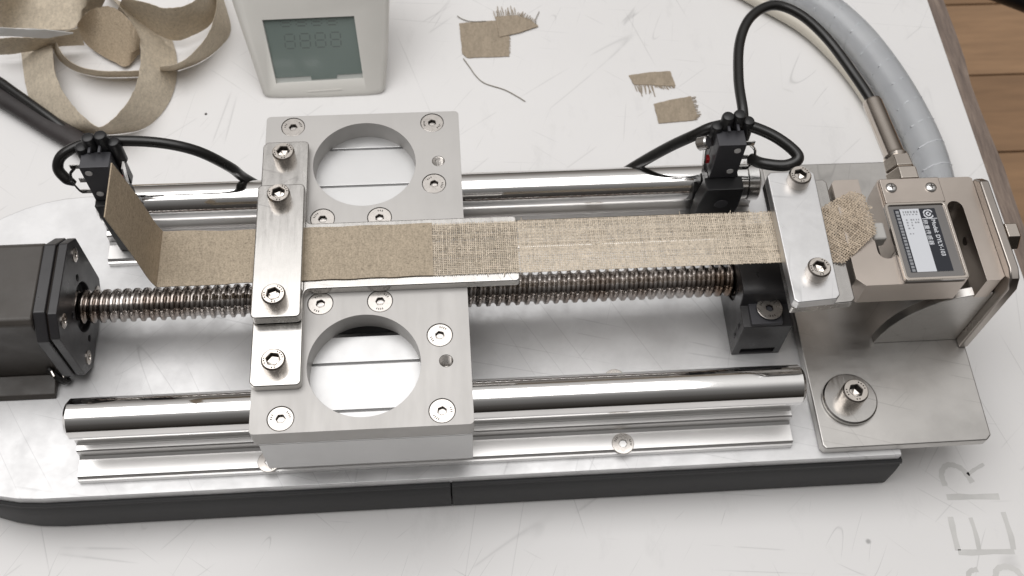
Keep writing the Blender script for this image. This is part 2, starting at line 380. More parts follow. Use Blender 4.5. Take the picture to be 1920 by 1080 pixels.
stroke(bm, [(328.8, -132.6), (329.6, -126), (329.4, -119), (329.2, -112.5)], 2.2, -98.93); stroke(bm, [(310.6, -131.8), (311.2, -126), (311.2, -120), (310.8, -114.5)], 1.8, -98.93)
obj('engraved_letter', bm, M['groove'], table)
bm = B(); stroke(bm, smooth2([(300.5, -147), (302.5, -142.8), (307, -141.8)]), 2.0); stroke(bm, smooth2([(315, -147), (317, -142.6), (322, -141.2), (327, -143.5), (329, -148)]), 2.4)
obj('engraved_letter', bm, M['groove'], table)
# dark crumbs on the laminate
fl = bpy.data.objects.new('floor', None); COL.objects.link(fl); fl.location = W(600, 600, -800); fl['kind'] = 'structure'; ORG['floor'] = Vector((600, 600, -800))
for i in range(-3, 12):
    y0 = 633 - 145 + 145*i - 145
    for j, (xa, xb) in enumerate(((-1200, 300 + 170*(i % 3)), (300 + 170*(i % 3), 1200 + 90*(i % 2)), (1200 + 90*(i % 2), 2600))):
        bm = B(); box(bm, xa+1.5, xb-1.5, y0+1.8, y0+143.2, -812, -800 - random.uniform(0, .6))
        obj('floor_plank', bm, WOODS[(i*2+j) % 3], fl)
bm = B(); box(bm, -1500, 2900, -900, 2600, -830, -813); obj('subfloor', bm, M['dark'], fl)

# ================================================================== TEST STAND
ts = thing('test_stand', 'long aluminium tensile test stand with round rails, ball screw and black rubber edge', 'test stand', (30, 0, -99))
def outline(inset, x1, yf=-92.0, yb=87.5):
    yc = (yf+yb)/2; r = (yb-yf)/2 - inset; pts = [(x1, yf+inset), (x1, yb-inset)]
    for i in range(25):
        a = math.radians(90 + 180*i/24); pts.append((-160 + r*math.cos(a)*1.0, yc + r*math.sin(a)))
    return pts
bm = B(); prism(bm, outline(.6, 267), 'z', -68.5, -62); obj('base_plate', bm, M['base'], ts, bevel=.7)
bm = B(); prism(bm, outline(3.5, 264), 'z', -96, -68.55); obj('base_underbody', bm, M['rubber'], ts)
def trim(path, nm='edge_trim'):
    """black rubber profile swept along the plate's rim, with a soft groove near the top"""
    prof = [(0, -67.2), (1.1, -67.6), (1.4, -69.2), (.7, -70.6), (1.3, -72.2), (1.7, -80), (1.6, -96), (.9, -98.8), (-2.5, -98.8), (-2.5, -67.8)]
    bm = B(); rs = []
    for i, p in enumerate(path):
        a = Vector(path[max(i-1, 0)]); c_ = Vector(path[min(i+1, len(path)-1)]); d = (c_-a).normalized(); nn = Vector((d.y, -d.x))
        rs.append([(p[0]+nn.x*o_, p[1]+nn.y*o_, z_) for o_, z_ in prof])
    rings(bm, rs); return obj(nm, bm, M['rubber'], ts, angle=50)
ol = outline(0, 267)
arc = ol[2:]
pf = [(x_, y_) for x_, y_ in arc[12:]] + [(-100, -92), (-40, -92), (37.8, -92)]
trim(pf); trim([(38.6, -92), (120, -92), (200, -92), (268.5, -92)])
trim([(268.5, 87.5), (100, 87.5), (-100, 87.5)] + arc[:13])

# linear rails
def rail(sy, screws):
    r = bpy.data.objects.new('linear_rail', None); COL.objects.link(r); r.parent = ts; yc = 62*sy
    r.location = W(30, yc, -62) - W(30, 0, -99); ORG[r.name] = Vector((30, yc, -62))
    pr = [(-22.5, -62), (22.5, -62), (22.5, -59.0), (21.4, -58.6), (21.4, -57.6), (20.6, -57), (12, -57), (10.5, -56), (10.2, -51.2), (9.6, -50.6), (7.2, -50.2), (6.6, -49.2), (6.2, -41), (4.5, -39), (-4.5, -39), (-6.2, -41), (-6.6, -49.2), (-7.2, -50.2), (-9.6, -50.6), (-10.2, -51.2), (-10.5, -56), (-12, -57), (-20.6, -57), (-21.4, -57.6), (-21.4, -58.6), (-22.5, -59.0)]
    bm = B(); prism(bm, [(yc+a, b_+.03) for a, b_ in pr], 'x', -142.5, 211); obj('rail_support', bm, M['rail'], r, angle=20, bevel=.15, seg=1)
    bm = B(); lathe(bm, (-142.5, yc, -35), (1, 0, 0), [(0, 8.4), (1.6, 10), (354.4, 10), (356, 8.4)], 64); obj('rod', bm, M['chrome'], r, angle=25)
    for x_, y_ in screws: flat_screw(x_, y_, -56.5, 5.6, 2.0, r, rot=x_*.1)
rail(-1, [(124.8, -79.8), (124.8, -44.2), (-50.5, -79.8), (-50.5, -44.2)])
rail(1, [(124.8, 44.2), (124.8, 79.8), (-50.5, 44.2), (-50.5, 79.8)])

# ball screw: a real helical groove
bm = B(); x0, x1, nl, nsg = -158.0, 190.0, 1130, 36; prev = None; R0 = 8.6
def groove(f):
    f = f % 1.0
    if f < .62: t_ = (f/.62 - .5)*2; return 1.7 * math.sqrt(max(0, 1 - t_*t_)) ** .9
    t_ = ((f-.62)/.38 - .5)*2; return .16 * abs(t_)**3
for i in range(nl+1):
    x_ = x0 + (x1-x0)*i/nl; cur = []
    for j in range(nsg):
        a = 2*math.pi*j/nsg; rr = R0 - groove(x_/5.0 + j/nsg)
        cur.append(bm.verts.new((x_, rr*math.cos(a), -35.8 + rr*math.sin(a))))
    if prev:
        for j in range(nsg): bm.faces.new([prev[j], prev[(j+1) % nsg], cur[(j+1) % nsg], cur[j]])
    prev = cur
obj('ball_screw', bm, M['ballscrew'], ts, angle=60)

# floating-end bearing block
bb = B(); prism(bb, [(-31, -60), (-31, -56.5), (-31, -31), (-19, -30), (-17.5, -21), (-14.5, -19), (14.5, -19), (17.5, -21), (19, -30), (31, -31), (31, -61.9), (-31, -61.9)], 'x', 189, 214.5)
bk = obj('bearing_block', bb, M['flange'], ts)
cb = B(); box(cb, 193.0, 211.0, -36, -28.5, -60.5, -55.5); cut(bk, cb)
cb = B(); cyl(cb, (180, 0, -36.5), (195, 0, -36.5), 10.5, 36); cut(bk, cb)
cb = B(); box(cb, 187.5, 189.9, -27, -24.5, -50, -42); box(cb, 187.5, 189.9, -27, -24.5, -40, -34); cut(bk, cb); bevel(bk, .5)
bm = B(); box(bm, 193, 209, -30.6, -14.6, -31, -28.6); obj('mounting_pad', bm, M['switch'], bk, bevel=.4)
bm = B(); lathe(bm, (189.2, 0, -36.5), (1, 0, 0), [(0, 10.3), (.8, 10.3), (.8, 8.3), (0, 8.3)], 36, cap0=False, cap1=False); obj('bearing_seal', bm, M['dark'], bk)
flat_screw(203, -22.5, -26.6, 6.6, 2.1, bk, .5)

# mounting bracket on the right: foot plate, upright, two arched gussets
bm = B(); prism(bm, [(224.8, -86.5), (226.5, -88.6), (309.5, -88.2), (312.4, -85.5), (314.5, 86.5), (225.2, 87)], 'z', -61.96, -55.5)
fp = obj('bracket_foot', bm, M['bracket'], ts, bevel=.9)
bm = B(); prism(bm, [(-36, -55.45), (27.5, -55.45), (27.5, 9), (23, 13.5), (-28, 13.5), (-33, 11.5), (-36, 6)], 'x', 308.8, 313.8)
up = obj('bracket_upright', bm, M['upright'], ts, bevel=1.0)
arcp = [(308.75, -55.45), (264, -55.45), (264.3, -53)] + [(308.75 - 44*math.cos(math.radians(a)), -53 + 47*math.sin(math.radians(a))) for a in (8, 18, 28, 38, 48, 58, 68, 78, 90)]
for y_ in (-31, 17):
    bm = B(); prism(bm, arcp, 'y', y_, y_+5); obj('gusset', bm, M['bracket'], ts, bevel=.5)
bm = B(); lathe(bm, (243.6, -63, -55.47), (0, 0, 1), [(0, 13.6), (.5, 14), (2.2, 14), (2.9, 13.2), (2.95, 4.5)], 56, cap1=True); wsh = obj('washer', bm, M['steel'], ts)
cap_screw(243.6, -63, -52.5, 6.6, 9.5, 3.5, wsh, rot=.1)

# ================================================================== GEARED MOTOR
gm = thing('gear_motor', 'dark square gear motor bolted at the left end, driving the ball screw', 'motor', (-180, 0, -62))
def octo(h, c_, yc=-2, zc=-32): return [(yc-h, zc-h+c_), (yc-h, zc+h-c_), (yc-h+c_, zc+h), (yc+h-c_, zc+h), (yc+h, zc+h-c_), (yc+h, zc-h+c_), (yc+h-c_, zc-h), (yc-h+c_, zc-h)]
bm = B(); prism(bm, octo(28.5, 9), 'x', -148, -143.5); ff = obj('face_flange', bm, M['flange'], gm)
cb = B(); cyl(cb, (-147.2, 0, -35.8), (-140, 0, -35.8), 12.8, 40)
for y_, z_ in ((-11.5, -24), (9, -22), (-10.5, -50), (9.5, -50)): cyl(cb, (-146, y_, z_), (-140, y_, z_), 1.7, 14)
cut(ff, cb); bevel(ff, .6)
for y_, z_ in ((17.5, -14), (-20.5, -13), (-20.5, -52), (17.5, -52)):
    bm = B(); lathe(bm, (-143.6, y_, z_), (1, 0, 0), [(0, 3.7), (.5, 3.7), (.7, 3.3), (.7, 1.6), (.25, 1.5)], 24, cap1=True); bm.faces.ensure_lookup_table(); bm.faces[-1].material_index = 1; obj('face_screw', bm, [M['screw'], M['dark']], ff)
bm = B(); prism(bm, octo(29.3, 10.5), 'x', -154.6, -148.8); obj('gear_ring', bm, M['flange'], gm, bevel=.7)
bm = B(); prism(bm, octo(27.5, 9), 'x', -148.9, -147.9); obj('gear_gasket', bm, M['dark'], gm)
bm = B(); prism(bm, [(-26.5, -61.5), (-26.5, -5.5), (-24, -3), (17, -3), (20, -6), (20, -61.5)], 'x', -250, -154.7); obj('motor_body', bm, M['motor'], gm, bevel=1.2, seg=3)
bm = B(); prism(bm, [(-38.5, -61.8), (-37, -59), (-26.6, -56.5), (-26.6, -61.8)], 'x', -250, -160); obj('motor_foot', bm, M['motor'], gm, bevel=.8)
bm = B(); tube(bm, [(-162, -27, -50), (-158, -30, -53), (-156, -31, -57), (-155, -29, -60)], 1.8, 4, 10); obj('motor_lead', bm, M['cable'], gm)
for k_ in range(3):
    bm = B(); cyl(bm, (-160+k_*1.8, -28.5, -50-k_*3), (-158.6+k_*1.8, -31, -50.8-k_*3), 1.0, 10); obj('lead_terminal', bm, M['screw'], gm)

# ================================================================== CARRIAGE
ca = thing('sliding_carriage', 'bead blasted aluminium carriage plate with two big round holes, riding on both rails', 'carriage', (0, 0, -40))
pb = B(); prism(pb, rrect(-50, 50, -89.2, 89.2, 2.2, 5), 'z', -11.6, 0)
pl = obj('carriage_plate', pb, M['plate'], ca)
cb = B()
for y_ in (57, -57.2): cyl(cb, (0.8, y_, -20), (0.8, y_, 5), 26.1, 72)
CS = [(-36.2, 82.1), (36, 82), (35.9, 43), (-19.8, 24), (8.3, 23.6), (-19.8, -24), (8.3, -24), (36, -43.6), (35.8, -82), (-36.2, -82.1)]
cut(pl, cb); cb = B()
for x_, y_ in CS: lathe(cb, (x_, y_, -3.4), (0, 0, 1), [(0, 3.0), (2.6, 6.15), (6, 6.15)], 36)
for y_ in (56.9, -57.2): cyl(cb, (38.5, y_, -20), (38.5, y_, 5), 3.25, 28)
cut(pl, cb); bevel(pl, .35, 2, 50)
for i, (x_, y_) in enumerate(CS): flat_screw(x_, y_, -.25, 5.85, 2.05, ca, rot=.7*i)
for y_ in (56.9, -57.2):      # threads seen in the tapped holes
    bm = B(); rs = []
    for i in range(60):
        rs.append([(38.5 + (3.2 - .35*((i+j/20) % 2 > 1)) * math.cos(2*math.pi*j/20), y_ + (3.2 - .35*((i+j/20) % 2 > 1)) * math.sin(2*math.pi*j/20), -.4 - i*.19) for j in range(20)])
    rings(bm, rs, 0, False, True); obj('tapped_thread', bm, M['screw_cs'], ca)
def pillow(sy, xa, xb):
    y0, y1 = (-89.6, -36.3) if sy < 0 else (36.3, 89.0)
    yc = 62.3*sy
    pr = [(y0, -11.62), (y0, -41), (yc-11.5, -41)]
    for i in range(19):
        a = math.radians(213 - (213+33)*i/18); pr.append((yc + 10.4*math.cos(a), -35 + 10.4*math.sin(a)))
    pr += [(yc+11.5, -41), (y1, -41), (y1, -11.62)]
    gs = (-50.5, -74.8) if sy < 0 else (75.2, 51.5)
    for g in sorted(gs, reverse=True): pr += [(g+.45, -11.62), (g+.45, -13.6), (g-.45, -13.6), (g-.45, -11.62)]
    bm = B(); prism(bm, pr, 'x', xa, xb); return obj('bearing_housing', bm, M['housing'], ca, angle=30, bevel=.5)
for sy in (-1, 1):
    h1 = pillow(sy, -47.5, 49.3)
bm = B(); box(bm, -24, 24, -20, 20, -31, -11.7); box(bm, -18, 18, -14, 14, -52, -31); obj('screw_nut_housing', bm, M['black'], ca, bevel=.6)

# T-shaped tongue plate
def fil(cx, cy, r, a0, a1, k=6): return [(cx + r*math.cos(math.radians(a0+(a1-a0)*i/k)), cy + r*math.sin(math.radians(a0+(a1-a0)*i/k))) for i in range(k+1)]
tp = [(-50, 66.5), (-50, -66), (-48, -68.2)] + fil(-29.5, -65.7, 2.5, 270, 360) + fil(-24, -21.7, 3, 180, 90) + fil(73.2, -16.7, 2, 270, 360)[:] + fil(73.7, 16.2, 2, 0, 90) + fil(-24, 21.2, 3, 270, 180) + fil(-29.5, 66.3, 2.5, 0, 90) + [(-48, 68.8)]
bm = B(); prism(bm, tp, 'z', .02, 5.0); tg = obj('tongue_plate', bm, M['steel'], ca, bevel=.6, seg=3)
for y_ in (58.2, -57.9): cap_screw(-38.8, y_, 5.02, 5.6, 6.2, 3.2, tg, rot=.4 + y_*.01)

# ================================================================== LEFT CLAMP BAR
lc = thing('clamp_bar', 'polished steel clamp bar with two socket screws, pressing the linen onto the carriage', 'clamp', (-38.5, 0, 6))
bm = B(); prism(bm, rrect(-50, -27.2, -37, 37.2, 2.4, 5), 'z', 6.0, 12.0); obj('bar', bm, M['steel'], lc, bevel=.7, seg=3)
for y_ in (28, -28): cap_screw(-38.9, y_, 12.02, 5.6, 6.2, 3.2, lc, rot=.9 + y_*.02)

# ================================================================== RIGHT CLAMP (on the load cell's stud)
rc = thing('end_clamp', 'pale aluminium end clamp with two socket screws, gripping the linen beside the load cell', 'clamp', (215, -3, 0))
bm = B(); prism(bm, [(202.2, -39.6), (204, -41.3), (222.6, -40), (224.6, -38), (226.6, 32), (225, 33.8), (204.4, 33.6), (202.6, 31.8)], 'z', 6.2, 12.2)
obj('upper_jaw', bm, M['alu_clamp'], rc, bevel=.6)
bm = B(); prism(bm, [(203, -40), (232.6, -38.2), (234.4, -36.4), (235.0, 31.5), (233.2, 33.4), (203.2, 33.4)], 'z', -1.0, 5.0)
obj('lower_jaw', bm, M['steel'], rc, bevel=.8)
cap_screw(217.1, 27.4, 12.22, 5.6, 6.2, 3.2, rc, rot=.2); cap_screw(215.6, -25.9, 12.22, 5.6, 6.2, 3.2, rc, rot=.7)
bm = B(); cyl(bm, (233, -2, -1.5), (237, -2, -1.5), 5.5, 24); obj('stud', bm, M['nickel'], rc)
for y_ in (27.4, -25.9):
    bm = B(); cyl(bm, (216.4, y_, -4), (216.4, y_, -1.02), 3, 18); obj('screw_shank', bm, M['screw'], rc)

# ================================================================== LOAD CELL (S type)
ld = thing('load_cell', 'brown nickel S-shaped load cell with a printed label, between end clamp and upright', 'load cell', (272, -2, -6))
y0, y1 = -31.5, 29.5
S_ = [(236.0, y0+4), (240.0, y0), (288.8, y0), (291.3, y0+3)] + [(291.3, 11.0)] + fil(295.3, 11.0, 4.0, 180, 0, 10) + [(299.3, y0), (306.0, y0), (308.7, y0+2), (308.7, 28.5), (307, y1)]
S_ += [(259.8, y1), (258.6, 26), (258.6, -12.5)] + fil(254.4, -12.5, 4.4, 0, -180, 10) + [(250.0, y1+.8), (237.5, y1+.8), (236.0, y1-1)]
bm = B(); prism(bm, S_, 'z', -8.5, 8.0); body = obj('cell_body', bm, M['nickel'], ld, bevel=.6)
bm = B(); box(bm, 259.6, 290.2, 13.6, 28.4, 8.02, 10.4); obj('terminal_cover', bm, M['nickel'], ld, bevel=.5)
for x_, y_ in ((264.4, 22.6), (284.6, 22.0)):
    bm = B(); lathe(bm, (x_, y_, 10.4), (0, 0, 1), [(0, 2.9), (.6, 2.8), (1.2, 2.2), (1.5, 1.2)], 24)
    box(bm, x_-1.4, x_+1.4, y_-.25, y_+.25, 11.82, 11.95, 1); box(bm, x_-.25, x_+.25, y_-1.4, y_+1.4, 11.83, 11.97, 1)
    obj('cover_screw', bm, [M['zinc'], M['dark']], ld)
bm = B(); prism(bm, rrect(258.4, 289.4, -31.0, 13.1, 2, 5), 'z', 8.02, 10.3); lp = obj('label_plate', bm, M['cover'], ld, bevel=.4)
rim_o = rrect(258.2, 289.6, -31.2, 13.2, 2.2, 5); rim_i = rrect(259.6, 288.2, -29.8, 11.9, 1.4, 5); bm = B()
rings(bm, [[(x_, y_, 10.2) for x_, y_ in rim_o], [(x_, y_, 11.2) for x_, y_ in rim_o], [(x_, y_, 11.2) for x_, y_ in rim_i], [(x_, y_, 10.2) for x_, y_ in rim_i]], 0, False, False)
obj('plate_rim', bm, M['nickel_lite'], ld, bevel=.25)
# printed label: black strip | white field | black title strip
lab = B(); box(lab, 262.2, 283.2, -26.6, 9.6, 10.32, 10.5, 0)
LB = obj('printed_label', lab, M['label_w'], ld)
def flat(bm, x0, x1, y0_, y1_, z): bm.faces.new([bm.verts.new(c) for c in ((x0,y0_,z),(x1,y0_,z),(x1,y1_,z),(x0,y1_,z))])
bm = B(); flat(bm, 262.2, 265.3, -26.6, 9.6, 10.52); flat(bm, 275.0, 283.2, -26.6, 9.6, 10.52); obj('label_black_band', bm, M['label_k'], LB) if False else obj('label_black_band', bm, M['label_k'], ld)
def text_faces(txt, size, loc, rotz, mat, name, parent, bold=.0):
    cu = bpy.data.curves.new('txt', 'FONT'); cu.body = txt; cu.size = size*S; cu.offset = bold*S; cu.resolution_u = 3
    to = bpy.data.objects.new('txt', cu); COL.objects.link(to); bpy.context.view_layer.update()
    me = bpy.data.meshes.new_from_object(to.evaluated_get(bpy.context.evaluated_depsgraph_get())); bpy.data.objects.remove(to)
    me.transform(Matrix.Translation((Vector(loc) - ORG[parent.name]) * S) @ Matrix.Rotation(rotz, 4, 'Z'))
    me.materials.clear(); me.materials.append(mat); o = bpy.data.objects.new(name, me); COL.objects.link(o); o.parent = parent; return o
text_faces('Model: DYLY-103', 2.9, (279.7, 2.9, 10.56), -math.pi/2, M['label_w'], 'label_text', ld, .06)
for i, ch in enumerate('称重传感器'): text_faces(ch, 2.7, (275.5, 2.9 - 3.0*i, 10.56), -math.pi/2, M['label_w'], 'label_text', ld, .03)
bm = B()      # round emblem
for r0, r1, a0, a1 in ((2.0, 2.7, 20, 340), (.55, 1.35, 60, 400)):
    k_ = 20; a_ = [math.radians(a0 + (a1-a0)*i/k_) for i in range(k_+1)]
    o_ = [bm.verts.new((279.2 + r1*math.cos(t)*(1 if i % 5 else .86), 6.3 + r1*math.sin(t)*(1 if i % 5 else .86), 10.56)) for i, t in enumerate(a_)]; i_ = [bm.verts.new((279.2 + r0*math.cos(t), 6.3 + r0*math.sin(t), 10.56)) for t in a_]
    for i in range(k_): bm.faces.new([i_[i], o_[i], o_[i+1], i_[i+1]])
flat(bm, 275.3, 283.0, 3.3, 3.7, 10.56); obj('label_emblem', bm, M['label_w'], ld)
bm = B(); yy = 8.6   # small print too blurred to read: one block per character
while yy > -25.5:
    h_ = random.uniform(1.2, 1.6); flat(bm, 263.0, 264.6, yy-h_, yy, 10.56); yy -= h_ + random.uniform(.35, .6)
obj('label_small_print', bm, M['label_g'], ld)
bm = B()
for x_, n_, s_ in ((273.2, 10, .0), (271.6, 8, .0), (269.4, 5, .4), (267.4, 6, .9)):
    yy = 8.3 - s_
    for _ in range(n_):
        pass
for row, (ya, h_) in enumerate(((8.4, 1.3), (6.6, .7), (3.6, .9), (2.0, .9), (.4, .9), (-1.4, .8), (-4.6, .7))):
    xx = 266.6 + (0 if row < 2 else .5); xe = (273.8, 273.6, 273.4, 272.9, 270.6, 270.2, 269.4)[row]
    while xx < xe:
        w_ = random.uniform(.5, 1.0); flat(bm, xx, xx+w_, ya-h_, ya, 10.52); xx += w_ + random.uniform(.25, .9 if row < 2 else 1.6)
obj('label_small_print', bm, M['label_g'], ld)
bm = B(); box(bm, 249.4, 256.2, -6.4, 3.4, 2.0, 9.6); obj('rubber_pad', bm, M['peg'], ld, bevel=1.3, seg=3)
bm = B(); lathe(bm, (313.8, -7, 7.5), (1, 0, 0), [(0, 7.4), (5.8, 7.4), (6.6, 6.6)], 6); obj('hex_bolt', bm, M['nickel_lite'], ld, bevel=.4)
bm = B(); cyl(bm, (299.35, -4, 0), (299.0, -4, 0), 2.2, 16); obj('set_screw', bm, M['dark'], ld)
# cable gland
bm = B(); lathe(bm, (278.6, y1, -2.5), (0, 1, 0), [(0, 6), (2, 7.2), (3, 8.8), (10, 8.8), (11, 7.6)], 6); gl = obj('gland_nut', bm, M['nickel_lite'], ld, bevel=.4)
bm = B(); lathe(bm, (278.4, 40.4, -2.5), (-.03, 1, .0), [(0, 6.6), (1, 8.0), (8, 7.4), (9, 6.4)], 6); obj('gland_nut', bm, M['nickel_lite'], ld, bevel=.4)
bm = B(); lathe(bm, (278.0, 49, -2.5), (-.10, 1, 0), [(0, 5.2), (2, 6.2), (4, 5.5), (38, 5.3), (39.5, 4.9)], 32); obj('gland_sleeve', bm, M['nickel_lite'], ld)

# ================================================================== LINEN TEST STRIP
st = thing('linen_test_strip', 'beige linen test strip clamped lengthwise across the stand, left end folded up', 'fabric strip', (55, 0, 5.3))
bm = B(); xs = [-95.5 + 129.7*i/60 for i in range(61)]; rs = []
for i, x_ in enumerate(xs):
    w0 = -14.4 + .18*math.sin(x_*.31) + random.uniform(-.07, .07) + (x_ < -60)*(.0 - (x_+60)*-.045); w1 = 15.3 + .15*math.sin(x_*.23+1) + random.uniform(-.07, .07) + (x_ < -60)*((-60-x_)*.035)
    w1 = min(w1, 16.6); w0 = max(w0, -14.7)
    z_ = 5.25 + .12*math.sin(x_*.2) * (1 if -95 < x_ < -50 else 0)
    rs.append([(x_, w0, z_), (x_, w1, z_), (x_, w1, z_+.55), (x_, w0, z_+.55)])
rings(bm, rs); obj('coated_section', bm, M['linen'], st, angle=50)
bm = B(); rs = []
for i in range(13):
    t = i/12; x_ = -95.5 - 1.2*math.sin(min(1, t*6)*math.pi/2) - 6.4*t + .8*math.sin(t*math.pi); z_ = 5.4 + 57.5*t
    rs.append([(x_, -14.4+1.4*t*t, z_ - .2 + 2.5*t*0), (x_, 16.5-1.6*t, z_+.5), (x_-.55, 16.5-1.6*t, z_+.5), (x_-.55, -14.4+1.4*t*t, z_-.2)])
rings(bm, rs); obj('folded_end', bm, M['linen_flap'], st, angle=50)
def weave(poly, zf, ang, pitch, wd, amp, name, mat, jit=.06, parent=st, hh=.26):
    """open plain weave: every yarn a ribbon that passes over and under the others; poly must be convex"""
    bm = B(); ca_, sa_ = math.cos(ang), math.sin(ang)
    for fam in (0, 1):
        du = Vector((ca_, sa_)) if fam == 0 else Vector((-sa_, ca_)); dv = Vector((-du.y, du.x))
        cs = [Vector(p).dot(dv) for p in poly]; k0, k1 = math.ceil(min(cs)/pitch), math.floor(max(cs)/pitch)
        for k in range(k0, k1+1):
            c_ = k*pitch; ts_ = []
            for i in range(len(poly)):
                a, b_ = Vector(poly[i]), Vector(poly[(i+1) % len(poly)]); ca2, cb2 = a.dot(dv)-c_, b_.dot(dv)-c_
                if ca2*cb2 < 0: ts_.append((a + (b_-a)*(ca2/(ca2-cb2))).dot(du))
            if len(ts_) < 2: continue
            t0, t1 = min(ts_), max(ts_); t0 -= random.uniform(0, .3); t1 += random.uniform(0, .3)
            ph = random.uniform(0, 6.28); wv = random.uniform(.02, .07); th = wd*random.uniform(.75, 1.25); prev = None; m_ = math.floor(t0/pitch)
            while m_*pitch <= t1 + pitch:
                t_ = min(max(m_*pitch, t0), t1)
                off = c_ + wv*math.sin(t_*.35+ph) + random.uniform(-jit, jit); w_ = th*.5*random.uniform(.8, 1.2)
                sgn = 1 if (m_ + k + fam) % 2 else -1
                zc_ = amp*sgn; q = []
                for o_, dz_ in ((-w_, 0), (0, hh), (w_, 0), (0, -hh)):
                    a = du*t_ + dv*(off+o_); q.append(bm.verts.new((a.x, a.y, zf(a.x, a.y)+zc_+dz_)))
                cur = q
                if prev:
                    for e_ in range(4): bm.faces.new([prev[e_], prev[(e_+1) % 4], cur[(e_+1) % 4], cur[e_]])
                prev = cur; m_ += 1
    return obj(name, bm, mat, parent, kind='stuff', angle=80)
weave([(33.2, -14.6), (33.6, 14.9), (76, 14.8), (76, -14.7)], lambda x_, y_: 5.45, 0, 1.0, .53, .16, 'open_weave', M['yarn'], .06)
weave([(76, -14.7), (76, 14.8), (227.5, 14.4), (227.5, -15.1)], lambda x_, y_: 5.5, 0, .97, .64, .16, 'open_weave', M['yarn'], .06)
weave([(226.0, -15.8), (226.0, 14.6), (243.5, 21.5), (249.0, 17.5), (250.0, -4.5), (233, -17.6)], lambda x_, y_: 5.9 + max(0, x_-229)*.30 + .5*math.sin(y_*.4), .72, 1.1, .62, .24, 'frayed_tail', M['yarn_tail'], .14)
bm = B()
for i in range(18, 46):     # loose ends along the edges
    if i < 30: x_ = random.uniform(36, 200); y_ = -14.7 if i % 3 else 15.0; d = Vector((random.uniform(-.5, .5), -1 if y_ < 0 else 1, random.uniform(-.3, .4))).normalized(); L_ = random.uniform(.6, 1.8); z_ = 5.8
    else: a = random.random(); x_ = 249.2; y_ = 17 - 22*a; d = Vector((1, random.uniform(-.6, .6), .1)).normalized(); L_ = random.uniform(1, 3.2); z_ = 10.4
    p0 = Vector((x_, y_, z_)); tube(bm, [p0 - d*.5, p0 + d*L_*.5 + Vector((.1, 0, .1)), p0 + d*L_], .2, 2, 4)
obj('loose_yarn', bm, M['yarn'], st, kind='stuff')

